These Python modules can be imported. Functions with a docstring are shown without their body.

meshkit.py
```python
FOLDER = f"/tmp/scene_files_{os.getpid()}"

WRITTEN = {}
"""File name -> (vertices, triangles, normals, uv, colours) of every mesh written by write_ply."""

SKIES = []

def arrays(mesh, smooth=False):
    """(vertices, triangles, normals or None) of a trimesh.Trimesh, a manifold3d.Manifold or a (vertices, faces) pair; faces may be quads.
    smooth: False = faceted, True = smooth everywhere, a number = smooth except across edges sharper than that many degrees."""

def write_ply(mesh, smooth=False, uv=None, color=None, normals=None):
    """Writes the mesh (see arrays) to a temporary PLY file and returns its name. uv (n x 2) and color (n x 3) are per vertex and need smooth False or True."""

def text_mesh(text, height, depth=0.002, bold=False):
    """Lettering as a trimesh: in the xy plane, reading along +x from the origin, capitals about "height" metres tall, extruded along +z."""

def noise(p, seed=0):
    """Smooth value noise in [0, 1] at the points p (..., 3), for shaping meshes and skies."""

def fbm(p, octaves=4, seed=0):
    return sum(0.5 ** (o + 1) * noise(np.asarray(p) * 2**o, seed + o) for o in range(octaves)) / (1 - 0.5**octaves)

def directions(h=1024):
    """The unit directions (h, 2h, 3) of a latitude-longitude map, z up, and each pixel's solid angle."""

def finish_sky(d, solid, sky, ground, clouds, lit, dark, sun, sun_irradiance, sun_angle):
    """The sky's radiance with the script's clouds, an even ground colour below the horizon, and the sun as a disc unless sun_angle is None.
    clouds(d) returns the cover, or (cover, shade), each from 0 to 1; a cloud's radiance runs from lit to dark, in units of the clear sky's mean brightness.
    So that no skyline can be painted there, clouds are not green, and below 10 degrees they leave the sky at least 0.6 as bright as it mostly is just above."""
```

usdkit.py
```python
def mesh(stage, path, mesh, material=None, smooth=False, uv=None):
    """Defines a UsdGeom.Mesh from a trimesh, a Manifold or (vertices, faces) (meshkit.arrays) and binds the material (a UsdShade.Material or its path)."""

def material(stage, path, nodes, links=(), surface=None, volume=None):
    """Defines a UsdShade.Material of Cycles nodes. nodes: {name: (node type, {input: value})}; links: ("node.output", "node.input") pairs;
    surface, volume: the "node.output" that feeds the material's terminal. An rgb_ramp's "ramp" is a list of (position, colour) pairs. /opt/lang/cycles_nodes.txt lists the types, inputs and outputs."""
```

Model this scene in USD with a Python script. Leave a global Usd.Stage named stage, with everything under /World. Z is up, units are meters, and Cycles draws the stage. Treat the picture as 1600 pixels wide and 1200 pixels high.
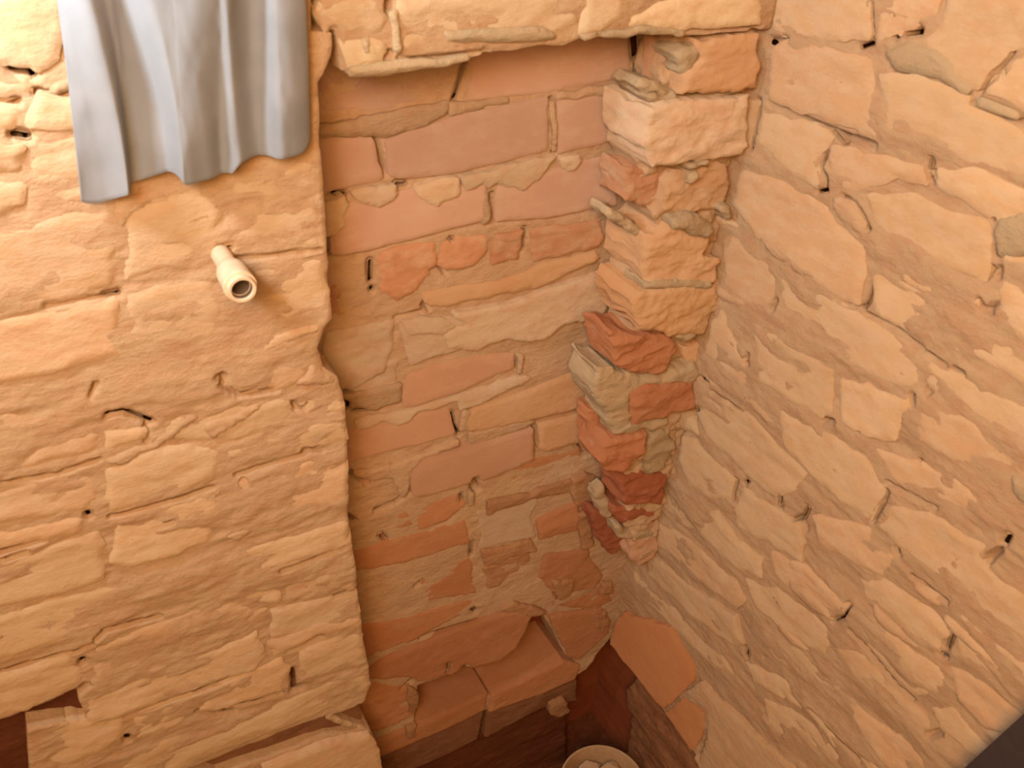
import math, random
import numpy as np, trimesh, shapely, shapely.affinity
from shapely.geometry import Polygon, LineString, MultiPolygon, box
from shapely.ops import unary_union
from scipy.spatial import Delaunay
from pxr import Usd, UsdGeom, UsdLux, UsdShade, Sdf, Gf, Vt
import usdkit, meshkit

stage = Usd.Stage.CreateInMemory()
UsdGeom.SetStageUpAxis(stage, UsdGeom.Tokens.z)
UsdGeom.SetStageMetersPerUnit(stage, 1.0)
stage.SetDefaultPrim(UsdGeom.Xform.Define(stage, '/World').GetPrim())
random.seed(5)
MAT = usdkit.material

# ---- tuned values
FSTOP, FOCUS, EXPOSURE = 15.0, 60.0, 0.25
DOME, DOME_COL = 0.05, (1.0, 0.54, 0.25)
WARM_LOC, WARM_COL, WARM = (-0.25, -0.38, 2.50), (1.0, 0.545, 0.21), 21.0
COOL_LOC, COOL_COL, COOL = (-0.14, 0.82, 2.22), (0.86, 1.0, 1.18), 190.0
DAY_LOC, DAY_COL, DAY = (-0.42, -0.08, 2.62), (0.86, 0.97, 1.08), 17.5
CLOTH_A, CLOTH_B = (0.225, 0.225, 0.215), (0.285, 0.28, 0.27)
# ---------------------------------------------------------------- camera
cam = UsdGeom.Camera.Define(stage, '/World/camera')
R_, U_, F_ = [0.8730164378, -0.4853372841, 0.0478541528], [0.2404871949, 0.5137835928, 0.8235243341], [0.4242737423, 0.7074419697, -0.5652589239]
EYE = (0.0, 0.0, 2.25)
cam.AddTransformOp().Set(Gf.Matrix4d(*R_, 0, *U_, 0, *[-c for c in F_], 0, *EYE, 1))
cam.CreateHorizontalApertureAttr(36.0)
cam.CreateVerticalApertureAttr(27.0)
cam.CreateFocalLengthAttr(36.0 * 1383.47 / 1600)
cam.CreateClippingRangeAttr(Gf.Vec2f(0.02, 60))
cam.CreateFStopAttr(FSTOP)
cam.CreateFocusDistanceAttr(FOCUS)
cam.CreateExposureAttr(EXPOSURE)

# ---------------------------------------------------------------- light
dome = UsdLux.DomeLight.Define(stage, '/World/ambient_light')        # weak warm light of the rest of the room
dome.CreateColorAttr(Gf.Vec3f(*DOME_COL)); dome.CreateIntensityAttr(DOME)

def lamp_light(name, loc, radius, colour, power):
    l = UsdLux.SphereLight.Define(stage, '/World/' + name)
    l.AddTranslateOp().Set(Gf.Vec3d(*loc)); l.CreateRadiusAttr(radius)
    l.CreateColorAttr(Gf.Vec3f(*colour)); l.CreateIntensityAttr(power)
    return l
lamp_light('ceiling_lamp_light', WARM_LOC, 0.30, WARM_COL, WARM)
lamp_light('work_lamp_light', COOL_LOC, 0.035, COOL_COL, COOL)  # unseen cool bulb, added to whiten the top-left corner
day = UsdLux.RectLight.Define(stage, '/World/window_daylight')          # unseen cool panel, added in place of daylight from the left
day.AddTranslateOp().Set(Gf.Vec3d(*DAY_LOC)); day.AddRotateZOp().Set(30.0); day.AddRotateYOp().Set(-97.0)
day.CreateWidthAttr(0.5); day.CreateHeightAttr(0.5); day.CreateColorAttr(Gf.Vec3f(*DAY_COL)); day.CreateIntensityAttr(DAY)

# ---------------------------------------------------------------- materials
def brick_material(name, base, alt, dust, amount, bump=0.25, rough=0.95, s1=7.0, s2=26.0, vary=0.10):
    return MAT(stage, '/World/Looks/' + name, {
        'tc': ('texture_coordinate', {}),
        'n1': ('noise_texture', {'scale': s1, 'detail': 4.0, 'roughness': 0.6}),
        'r1': ('rgb_ramp', {'ramp': [(0.32, base), (0.68, alt)]}),
        'st': ('mapping', {'scale': (1.0, 1.0, 1.9)}),
        'n2': ('noise_texture', {'scale': s2, 'detail': 6.0, 'roughness': 0.68}),
        'm2': ('map_range', {'from_min': 0.62 - 0.4 * amount, 'from_max': 0.78 - 0.4 * amount, 'to_min': 0.0, 'to_max': min(1.0, 0.45 + 0.5 * amount), 'clamp': True}),
        'mx': ('mix_color', {'b': dust}),
        'oi': ('object_info', {}),
        'ov': ('map_range', {'to_min': 1 - vary, 'to_max': 1 + vary}),
        'hs': ('hsv', {}),
        'n3': ('noise_texture', {'scale': 48.0, 'detail': 9.0, 'roughness': 0.70}),
        'bp': ('bump', {'strength': min(1.0, bump * 2.4), 'distance': 0.010}),
        'p': ('principled_bsdf', {'roughness': rough, 'specular_ior_level': 0.12, 'diffuse_roughness': 0.6}),
    }, [('tc.object', 'n1.vector'), ('tc.object', 'st.vector'), ('st.vector', 'n2.vector'), ('st.vector', 'n3.vector'),
        ('n1.fac', 'r1.fac'), ('n2.fac', 'm2.value'), ('m2.result', 'mx.fac'), ('r1.color', 'mx.a'),
        ('oi.random', 'ov.value'), ('ov.result', 'hs.value'), ('mx.result', 'hs.color'), ('hs.color', 'p.base_color'),
        ('n3.fac', 'bp.height'), ('bp.normal', 'p.normal')], surface='p.BSDF')

LIME = (0.66, 0.475, 0.285)
M = {
    'dusty': brick_material('brick_dusty', (0.61, 0.388, 0.20), (0.655, 0.445, 0.24), LIME, 0.5, vary=0.05),
    'dusty_red': brick_material('brick_dusty_rosy', (0.61, 0.372, 0.195), (0.65, 0.42, 0.225), LIME, 0.45, vary=0.05),
    'clean': brick_material('brick_clean', (0.50, 0.28, 0.165), (0.565, 0.325, 0.185), (0.58, 0.38, 0.225), 0.25, bump=0.12, s2=16),
    'clean_pale': brick_material('brick_clean_pale', (0.53, 0.32, 0.21), (0.58, 0.365, 0.24), (0.60, 0.42, 0.28), 0.3, bump=0.12, s2=16),  # paler tone, used for the upper niche bricks
    'lintel': brick_material('brick_lintel_limed', (0.62, 0.41, 0.22), (0.66, 0.46, 0.26), (0.68, 0.52, 0.31), 0.6),
    'low': brick_material('brick_low_shade', (0.49, 0.215, 0.095), (0.54, 0.26, 0.12), (0.54, 0.31, 0.16), 0.25),  # darker red paints the light falloff towards the niche bottom
    'mortar_low': brick_material('mortar_low_shade', (0.49, 0.255, 0.12), (0.54, 0.30, 0.145), (0.44, 0.19, 0.085), 0.35, bump=0.4),  # darker mortar with the same painted falloff, low in the niche
    'red': brick_material('brick_red_broken', (0.53, 0.255, 0.125), (0.60, 0.32, 0.165), (0.62, 0.42, 0.25), 0.35),
    'orange': brick_material('brick_orange', (0.61, 0.345, 0.165), (0.64, 0.41, 0.22), (0.64, 0.42, 0.24), 0.28),
    'bright': brick_material('brick_bright_orange', (0.66, 0.35, 0.15), (0.66, 0.42, 0.215), (0.66, 0.44, 0.25), 0.20),
    'orange2': brick_material('brick_base_orange', (0.58, 0.25, 0.10), (0.60, 0.29, 0.12), (0.60, 0.36, 0.2), 0.15, bump=0.12),
    'red2': brick_material('brick_deep_red', (0.48, 0.185, 0.08), (0.55, 0.255, 0.115), (0.60, 0.36, 0.2), 0.15),
    'red3': brick_material('brick_dark_red', (0.34, 0.105, 0.05), (0.42, 0.15, 0.07), (0.45, 0.22, 0.12), 0.12),
    'deep_brown': brick_material('brick_brown_gap_shade', (0.22, 0.095, 0.045), (0.30, 0.14, 0.065), (0.34, 0.19, 0.10), 0.3),  # dark lower ledge bricks, and painted shade in the front gap
    'smear': brick_material('brick_mortar_skin', (0.58, 0.37, 0.215), (0.62, 0.43, 0.26), (0.63, 0.48, 0.31), 0.55),
    'mortar': brick_material('mortar_sandy', (0.61, 0.40, 0.22), (0.66, 0.45, 0.255), (0.60, 0.35, 0.185), 0.45, bump=0.35),
    'mortar_back': brick_material('mortar_niche', (0.57, 0.375, 0.215), (0.62, 0.425, 0.25), (0.54, 0.31, 0.165), 0.35, bump=0.4),
    'mortar_pale': brick_material('mortar_pale', (0.58, 0.42, 0.24), (0.53, 0.37, 0.205), (0.50, 0.40, 0.24), 0.35, bump=0.4),
    'base': brick_material('earth_and_hole_shade', (0.155, 0.05, 0.022), (0.20, 0.065, 0.028), (0.26, 0.10, 0.045), 0.2, bump=0.4),  # earth below the ledge, and painted shade behind wall holes
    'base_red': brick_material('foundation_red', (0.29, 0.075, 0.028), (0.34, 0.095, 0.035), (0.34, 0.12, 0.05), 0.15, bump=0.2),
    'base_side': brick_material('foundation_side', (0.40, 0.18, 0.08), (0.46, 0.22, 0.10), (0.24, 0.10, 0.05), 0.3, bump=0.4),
    'soil': brick_material('pit_soil', (0.20, 0.058, 0.022), (0.25, 0.08, 0.032), (0.34, 0.13, 0.06), 0.3, bump=0.8, s2=60),
}
def plain(name, col, rough, bump=0.0, scale=80, spec=0.4):
    n = {'tc': ('texture_coordinate', {}), 'n': ('noise_texture', {'scale': float(scale), 'detail': 4.0}),
         'r': ('rgb_ramp', {'ramp': [(0.3, tuple(c * 0.9 for c in col)), (0.7, tuple(min(1, c * 1.06) for c in col))]}),
         'p': ('principled_bsdf', {'roughness': rough, 'specular_ior_level': spec})}
    k = [('tc.object', 'n.vector'), ('n.fac', 'r.fac'), ('r.color', 'p.base_color')]
    if bump:
        n['b'] = ('bump', {'strength': bump, 'distance': 0.003}); k += [('n.fac', 'b.height'), ('b.normal', 'p.normal')]
    return MAT(stage, '/World/Looks/' + name, n, k, surface='p.BSDF')
M['plastic'] = plain('cream_plastic', (0.80, 0.60, 0.38), 0.42)
M['plastic_inside'] = plain('pipe_bore', (0.22, 0.15, 0.10), 0.7)
M['pail'] = plain('pail_plastic', (0.66, 0.46, 0.26), 0.5)
M['wood'] = plain('dark_wood', (0.055, 0.038, 0.034), 0.8, 0.3, 60)
M['steel'] = plain('dull_steel', (0.2, 0.19, 0.18), 0.5)
M['cloth'] = MAT(stage, '/World/Looks/grey_cloth', {
    'tc': ('texture_coordinate', {}), 'mp': ('mapping', {'scale': (900.0, 900.0, 900.0)}), 'w': ('noise_texture', {'scale': 1.0, 'detail': 2.0}),
    'n': ('noise_texture', {'scale': 14.0, 'detail': 4.0}), 'r': ('rgb_ramp', {'ramp': [(0.3, CLOTH_A), (0.7, CLOTH_B)]}),
    'b': ('bump', {'strength': 0.15, 'distance': 0.001}), 'p': ('principled_bsdf', {'roughness': 1.0, 'specular_ior_level': 0.05, 'sheen_weight': 0.15}),
}, [('tc.object', 'mp.vector'), ('mp.vector', 'w.vector'), ('tc.object', 'n.vector'), ('n.fac', 'r.fac'), ('r.color', 'p.base_color'), ('w.fac', 'b.height'), ('b.normal', 'p.normal')], surface='p.BSDF')

# ---------------------------------------------------------------- naming
taken = {}
def numbered(path):
    n = taken.get(path, 0); taken[path] = n + 1
    return path if n == 0 else f'{path}_{n:03d}'
def custom(prim, label=None, cat=None, group=None, kind=None):
    for k, v in (('label', label), ('category', cat), ('group', group), ('kind', kind)):
        if v: prim.SetCustomDataByKey(k, v)
def thing(name, label, cat=None, group=None, kind=None, loc=None, rotz=0):
    p = numbered('/World/' + name)
    x = UsdGeom.Xform.Define(stage, p)
    if loc is not None: x.AddTranslateOp().Set(Gf.Vec3d(*loc))
    if rotz: x.AddRotateZOp().Set(rotz)
    custom(x.GetPrim(), label, cat, group, kind)
    return p
def part(parent, name, mesh, mat, smooth=True, label=None, kind=None):
    p = numbered(parent + '/' + name)
    m = usdkit.mesh(stage, p, mesh, M[mat], smooth)
    custom(m.GetPrim(), label, None, None, kind)
    return p

# ---------------------------------------------------------------- wall frames and the slab builder
DF, DB, XR = 0.98, 1.10, 0.992
FRAMES = {'front': ((0, DF, 0), (1, 0, 0), (0, 0, 1), (0, -1, 0)), 'back': ((0, DB, 0), (1, 0, 0), (0, 0, 1), (0, -1, 0)),
          'right': ((XR, 0, 0), (0, 1, 0), (0, 0, 1), (-1, 0, 0))}
def frame(name, off=0.0):
    o, u, v, n = [np.array(a, float) for a in FRAMES[name]]
    return o + n * off, u, v, n
fbm = meshkit.fbm
def pos(uv, su, sv, seed): return np.stack([uv[:, 0] * su + seed * 7.31, uv[:, 1] * sv + seed * 3.17, np.full(len(uv), seed * 1.7)], 1)
def sstep(x): x = np.clip(x, 0, 1); return x * x * (3 - 2 * x)
def relief(uv, seed, amp, terrace=0.6, streak=0.0, fine=1.0):
    uv = uv * fine
    warp = (fbm(pos(uv, 14, 14, seed + 50), 2) - 0.5) * 0.03
    w = uv + np.stack([warp, warp * 0.7], 1)
    a = fbm(pos(w, 8, 19, seed), 4)
    b = fbm(pos(uv, 42, 60, seed + 9), 3) - 0.5
    t = a * 9; fl = np.floor(t)
    s = (fl + sstep((t - fl - 0.62) / 0.38)) / 9
    if streak:
        c = fbm(pos(w, 6, 52, seed + 21), 3); b = b - 2.2 * streak * (np.abs(c - 0.5) * 2 - 0.28)
    return amp * ((terrace * s + (1 - terrace) * a - 0.5) * 3.2 + 0.42 * b)

def tidy(poly, warp=0.004, rnd=0.004, seed=0):
    if not poly.is_valid: poly = poly.buffer(0)
    poly = poly.buffer(-rnd).buffer(2 * rnd).buffer(-rnd)
    if poly.is_empty: return poly
    if isinstance(poly, MultiPolygon): poly = max(poly.geoms, key=lambda g: g.area)
    poly = poly.segmentize(0.006)
    def bend(c):
        c = np.asarray(c)[:, :2]
        d = np.stack([fbm(pos(c, 45, 45, seed + 3), 2), fbm(pos(c, 45, 45, seed + 11), 2)], 1) - 0.5
        return c + d * 2 * warp
    poly = Polygon(bend(poly.exterior.coords), [bend(i.coords) for i in poly.interiors]).buffer(0)
    if isinstance(poly, MultiPolygon): poly = max(poly.geoms, key=lambda g: g.area)
    return poly

def slab(poly, fr, height, skirt=0.03, step=0.006, edge=0.008, drop=0.006, side=0.0):
    """A piece of wall: its outline, a relief height(uv, distance to edge) on its face, edges rounded over and sides running back by skirt."""
    o, u, v, n = fr
    poly = poly.segmentize(step)
    rings = [np.asarray(r.coords)[:-1, :2] for r in [poly.exterior, *poly.interiors]]
    bpts = np.vstack(rings)
    x0, y0, x1, y1 = poly.bounds
    gx, gy = np.meshgrid(np.arange(x0, x1, step), np.arange(y0, y1, step))
    g = np.stack([gx.ravel(), gy.ravel()], 1)
    g[:, 0] += np.repeat((np.arange(len(gy)) % 2) * step * 0.5, gx.shape[1])
    shapely.prepare(poly)
    g = g[shapely.contains_xy(poly, g[:, 0], g[:, 1])]
    bd = poly.boundary; shapely.prepare(bd)
    dist = shapely.distance(bd, shapely.points(g)) if len(g) else np.zeros(0)
    keep = dist > step * 0.55
    g, dist = g[keep], dist[keep]
    P = np.vstack([bpts, g]); D = np.concatenate([np.zeros(len(bpts)), dist])
    T = Delaunay(P).simplices
    c = P[T].mean(1)
    T = T[shapely.contains_xy(poly, c[:, 0], c[:, 1])]
    a = P[T]; area = (a[:, 1, 0] - a[:, 0, 0]) * (a[:, 2, 1] - a[:, 0, 1]) - (a[:, 1, 1] - a[:, 0, 1]) * (a[:, 2, 0] - a[:, 0, 0])
    T = T[np.abs(area) > 1e-10]; area = area[np.abs(area) > 1e-10]
    T[area < 0] = T[area < 0][:, ::-1]
    h = height(P, D)
    if drop:
        k = np.clip(1 - D / edge, 0, 1); h = h - drop * (1 - np.sqrt(np.maximum(0, 1 - k * k)))
    e = np.vstack([T[:, [0, 1]], T[:, [1, 2]], T[:, [2, 0]]])
    key = np.sort(e, 1) @ np.array([1 << 22, 1])
    _, inv, cnt = np.unique(key, return_inverse=True, return_counts=True)
    be = e[cnt[inv.ravel()] == 1]
    V3 = o + P[:, :1] * u + P[:, 1:] * v + h[:, None] * n
    idx = np.unique(be); back = {i: k for k, i in enumerate(idx)}
    sk = np.full(len(P), skirt); at = len(rings[0])       # small holes open into a hollow joint: their rims are thin
    for rg in rings[1:]:
        if Polygon(rg).area < 7e-4: sk[at:at + len(rg)] = min(skirt, 0.007)
        at += len(rg)
    sk = sk[idx]
    top = V3[idx]; levels = np.linspace(0, 1, 5)[1:] if side else np.array([1.0])
    h0 = h[idx]; sides = [top]
    for k, t in enumerate(levels):
        uvk = P[idx]
        if side:
            q = np.column_stack([uvk * 38, np.full(len(uvk), t * skirt * 38 + seed_at[0])])
            uvk = uvk + (np.stack([fbm(q, 3, 1), fbm(q, 3, 7)], 1) - 0.5) * 2 * side
        sides.append(o + uvk[:, :1] * u + uvk[:, 1:] * v + ((1 - t) * h0 - t * sk)[:, None] * n)
    nb, nt = len(V3), len(idx)
    b = np.array([[back[i], back[j]] for i, j in be]); S = []
    for k in range(len(levels)):
        a0, a1 = nb + k * nt, nb + (k + 1) * nt
        S += [np.stack([b[:, 0] + a0, b[:, 0] + a1, b[:, 1] + a0], 1), np.stack([b[:, 1] + a0, b[:, 0] + a1, b[:, 1] + a1], 1)]
    S = np.vstack(S)
    Fc = np.vstack([T, S])
    if np.dot(np.cross(u, v), n) < 0: Fc = Fc[:, ::-1]
    return np.vstack([V3, *sides]), Fc

def mpoly(pts): return Polygon(np.array(pts, float) / 1000).buffer(0)
def holes_of(table):
    out = []
    for pts, r in table:
        p = np.array(pts, float) / 1000
        if len(p) < 2 or np.ptp(p, 0).max() < 1e-4: p = np.vstack([p[:1], p[:1] + [0.001, 0.001]])
        out.append((LineString(p), r / 1000))
    return out
def carve(P, holes, depth=0.032):
    c = np.zeros(len(P)); pts = shapely.points(P)
    for ln, r in holes:
        x0, y0, x1, y1 = ln.bounds; q = r * 3 + 0.01
        m = (P[:, 0] > x0 - q) & (P[:, 0] < x1 + q) & (P[:, 1] > y0 - q) & (P[:, 1] < y1 + q)
        if not m.any(): continue
        d = shapely.distance(ln, pts[m])
        wob = r * (0.65 + 0.7 * fbm(pos(P[m], 120, 120, 5), 2))
        c[m] = np.maximum(c[m], (0.006 if r > 0.0027 else min(depth, 0.003 + r * 6)) * (1 - sstep((d - wob * 0.75) / (wob * 0.8 + 0.002))))
    return c

seed_at = [100]
def brick(parent, poly, fr, mat, proud, rough, skirt=0.03, void=None, name='brick', terr=0.6, edge=0.008, drop=0.006, warp=0.004, step=0.006, tilt=0.003, label=None, streak=0.0, fine=1.0, side=0.0):
    seed_at[0] += 1; s = seed_at[0]
    if void is not None: poly = poly.difference(void)
    poly = tidy(poly, warp, 0.004, s)
    if poly.is_empty or poly.area < 1.2e-4: return None
    r = random.Random(s); tu, tv = r.uniform(-tilt, tilt), r.uniform(-tilt, tilt)
    x0, y0, x1, y1 = poly.bounds
    def height(P, D):
        lin = tu * (P[:, 0] - x0) / (x1 - x0) + tv * (P[:, 1] - y0) / (y1 - y0) - (tu + tv) / 2
        return proud + lin + relief(P, s, rough, terr, streak, fine)
    return part(parent, name, slab(poly, fr, height, skirt, step, edge, drop, side), mat, label=label)

def bed(parent, poly, fr, mat, mean, amp, holes, seed, step=0.0034, skirt=0.1, name='mortar_bed', depth=0.032, terr=0.55, warp=0.002, low=None, streak=0.0, fine=1.0):
    poly = tidy(poly, warp, 0.001, seed)
    def height(P, D):
        h = mean + relief(P, seed, amp, terr, streak, fine) + amp * 0.9 * (fbm(pos(P, 4, 5, seed + 77), 2) - 0.5)
        if low is not None:
            for pg, dp in low:
                d = shapely.distance(pg, shapely.points(P)); h = h - dp * (1 - sstep(d / 0.008))
        return h - carve(P, holes, depth)
    return part(parent, name, slab(poly, fr, height, skirt, step, 0.004, 0.003), mat)

# ---------------------------------------------------------------- measured outlines, millimetres in each wall's own plane
FRONT = [[[[2,2071],[74,2062],[61,2005],[36,1992],[31,1998],[-16,2005]],"dusty",None,4],[[[-29,1995],[16,1989],[28,1985],[27,1968],[-36,1969]],"dusty",None,4],[[[32,1971],[83,1972],[79,1934],[12,1938],[20,1963]],"dusty",None,4],[[[-37,1965],[12,1964],[7,1939],[-43,1941]],"dusty",None,4],[[[16,1931],[63,1932],[116,1936],[103,1861],[50,1860],[-2,1867]],"dusty",None,4],[[[-46,1931],[9,1926],[1,1897],[-55,1895]],"dusty",None,4],[[[-57,1891],[0,1890],[-6,1860],[-66,1857]],"dusty",None,4],[[[-71,1839],[27,1848],[78,1846],[60,1749],[-13,1749],[-95,1747]],"dusty",None,4],[[[86,1841],[181,1860],[185,1817],[177,1782],[165,1772],[70,1759]],"dusty",None,4],[[[195,1861],[300,1869],[301,1758],[220,1761],[184,1776]],"dusty",None,4],[[[-97,1740],[-15,1741],[60,1739],[48,1666],[-119,1658]],"dusty",None,4],[[[70,1738],[165,1747],[175,1710],[164,1658],[55,1658]],"dusty",None,4],[[[182,1704],[218,1744],[303,1745],[307,1661],[240,1658],[179,1654]],"dusty",None,4],[[[-126,1632],[-48,1630],[3,1627],[8,1599],[-3,1539],[-151,1538]],"dusty",None,4],[[[11,1631],[126,1640],[147,1646],[145,1611],[67,1580],[18,1598],[9,1613]],"dusty",None,4],[[[9,1571],[58,1559],[53,1534],[1,1532]],"dusty",None,4],[[[152,1604],[186,1614],[266,1617],[271,1570],[239,1558],[176,1569],[158,1587]],"dusty",None,4],[[[66,1530],[91,1563],[146,1561],[242,1542],[261,1509],[163,1497]],"dusty",None,4],[[[270,1555],[306,1558],[312,1534],[317,1502],[270,1506],[253,1522]],"dusty",None,4],[[[-156,1520],[-56,1517],[-14,1512],[-12,1463],[-38,1451],[-86,1466],[-169,1469]],"dusty",None,4],[[[0,1507],[57,1523],[107,1511],[141,1494],[131,1447],[53,1432],[-8,1439]],"dusty",None,4],[[[147,1492],[260,1498],[317,1491],[318,1444],[279,1440],[165,1446],[144,1448]],"dusty",None,4],[[[-171,1462],[-42,1447],[-44,1421],[-95,1426],[-178,1435]],"dusty",None,4],[[[-182,1420],[-91,1413],[-23,1412],[-35,1328],[-95,1326],[-204,1339]],"dusty",None,4],[[[-8,1426],[119,1423],[128,1396],[106,1332],[-6,1332],[-25,1353]],"dusty",None,4],[[[138,1427],[168,1433],[283,1430],[316,1409],[311,1323],[208,1333],[156,1335],[131,1371]],"dusty",None,4],[[[-206,1331],[-97,1318],[18,1302],[25,1266],[-58,1236],[-229,1246]],"dusty",None,4],[[[31,1302],[112,1310],[195,1299],[304,1293],[311,1244],[199,1244],[94,1246],[33,1262]],"dusty",None,4],[[[197,1224],[305,1227],[315,1197],[316,1134],[273,1143],[195,1156]],"dusty",None,4],[[[48,1242],[187,1228],[190,1162],[92,1233]],"dusty",None,4],[[[-235,1223],[-98,1213],[-102,1142],[-176,1130],[-257,1139]],"dusty",None,4],[[[-80,1207],[17,1219],[108,1214],[175,1160],[147,1136],[78,1133],[-87,1135]],"dusty",None,4],[[[175,1160],[316,1130],[318,1074],[267,1061],[168,1091]],"dusty",None,4],[[[-112,1118],[-56,1114],[150,1121],[153,1052],[130,1033],[-13,1041],[-109,1047]],"dusty",None,4],[[[162,1087],[247,1087],[319,1065],[318,1045],[245,1057],[163,1050]],"dusty",None,4],[[[-185,1091],[-125,1074],[-69,1042],[-73,999],[-100,976],[-173,978],[-204,985]],"dusty",None,4],[[[-59,1035],[35,1039],[33,995],[15,973],[-64,979]],"dusty",None,4],[[[40,998],[78,1032],[178,1041],[191,1006],[175,959],[126,952],[45,974]],"dusty",None,4],[[[205,1042],[244,1045],[320,1032],[325,954],[214,958],[207,997]],"dusty",None,4],[[[-168,958],[12,955],[124,936],[206,931],[320,930],[327,880],[304,854],[115,856],[9,868],[-56,846],[-184,927]],"dusty",None,4],[[[118,789],[235,778],[315,754],[332,691],[346,526],[95,689]],"dusty",16,1.5]]
LINTEL = [[[[315,2038],[339,2041],[394,2046],[399,2016],[391,2000],[362,2004],[334,2010],[318,2017]],"dusty",None,5],[[[341,2002],[393,2001],[401,1974],[350,1967]],"dusty",None,5],[[[409,2042],[609,2046],[647,2037],[656,1995],[605,1977],[524,1975],[412,1975]],"dusty",None,5],[[[657,2040],[715,2041],[724,2003],[691,1984],[660,1981]],"dusty",None,5],[[[733,2004],[808,2021],[955,2026],[969,1975],[817,1978],[731,1986]],"dusty",None,5]]
LINTEL_LUMP = [[[[349,1971],[361,1975],[473,1971],[529,1974],[587,1976],[639,1977],[639,1971],[525,1968],[473,1961],[360,1958],[349,1959]],7],[[[342,2001],[351,2003],[352,1974],[346,1972]],7],[[[361,2001],[377,2001],[372,1984],[366,1983]],7],[[[657,1986],[751,1988],[816,1980],[856,1974],[852,1968],[801,1973],[697,1979],[663,1976]],7],[[[403,2026],[413,2032],[414,1987],[403,1977]],7],[[[465,2001],[524,2000],[604,1999],[633,1982],[560,1981],[473,1989]],7]]
FRONT_LUMP = [[[[32,1977],[63,1986],[65,1973],[45,1969]],4],[[[133,1822],[176,1826],[186,1818],[160,1812],[134,1808]],4],[[[-7,1525],[31,1532],[59,1533],[115,1565],[128,1546],[68,1519],[19,1505]],4],[[[269,1601],[285,1581],[306,1558],[301,1551],[257,1557],[244,1567],[268,1581]],5],[[[120,1543],[170,1548],[221,1553],[193,1530],[131,1508]],3],[[[-10,1473],[20,1472],[43,1469],[8,1450],[-11,1452]],3],[[[68,1420],[119,1423],[140,1450],[137,1416],[98,1396]],3],[[[108,1344],[172,1348],[189,1334],[140,1317]],3],[[[231,1650],[291,1650],[294,1639],[246,1627],[203,1619],[205,1633]],4],[[[79,1857],[126,1861],[138,1855],[101,1835],[74,1813],[72,1836]],3],[[[212,1881],[293,1874],[293,1866],[224,1861]],3]]
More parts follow.
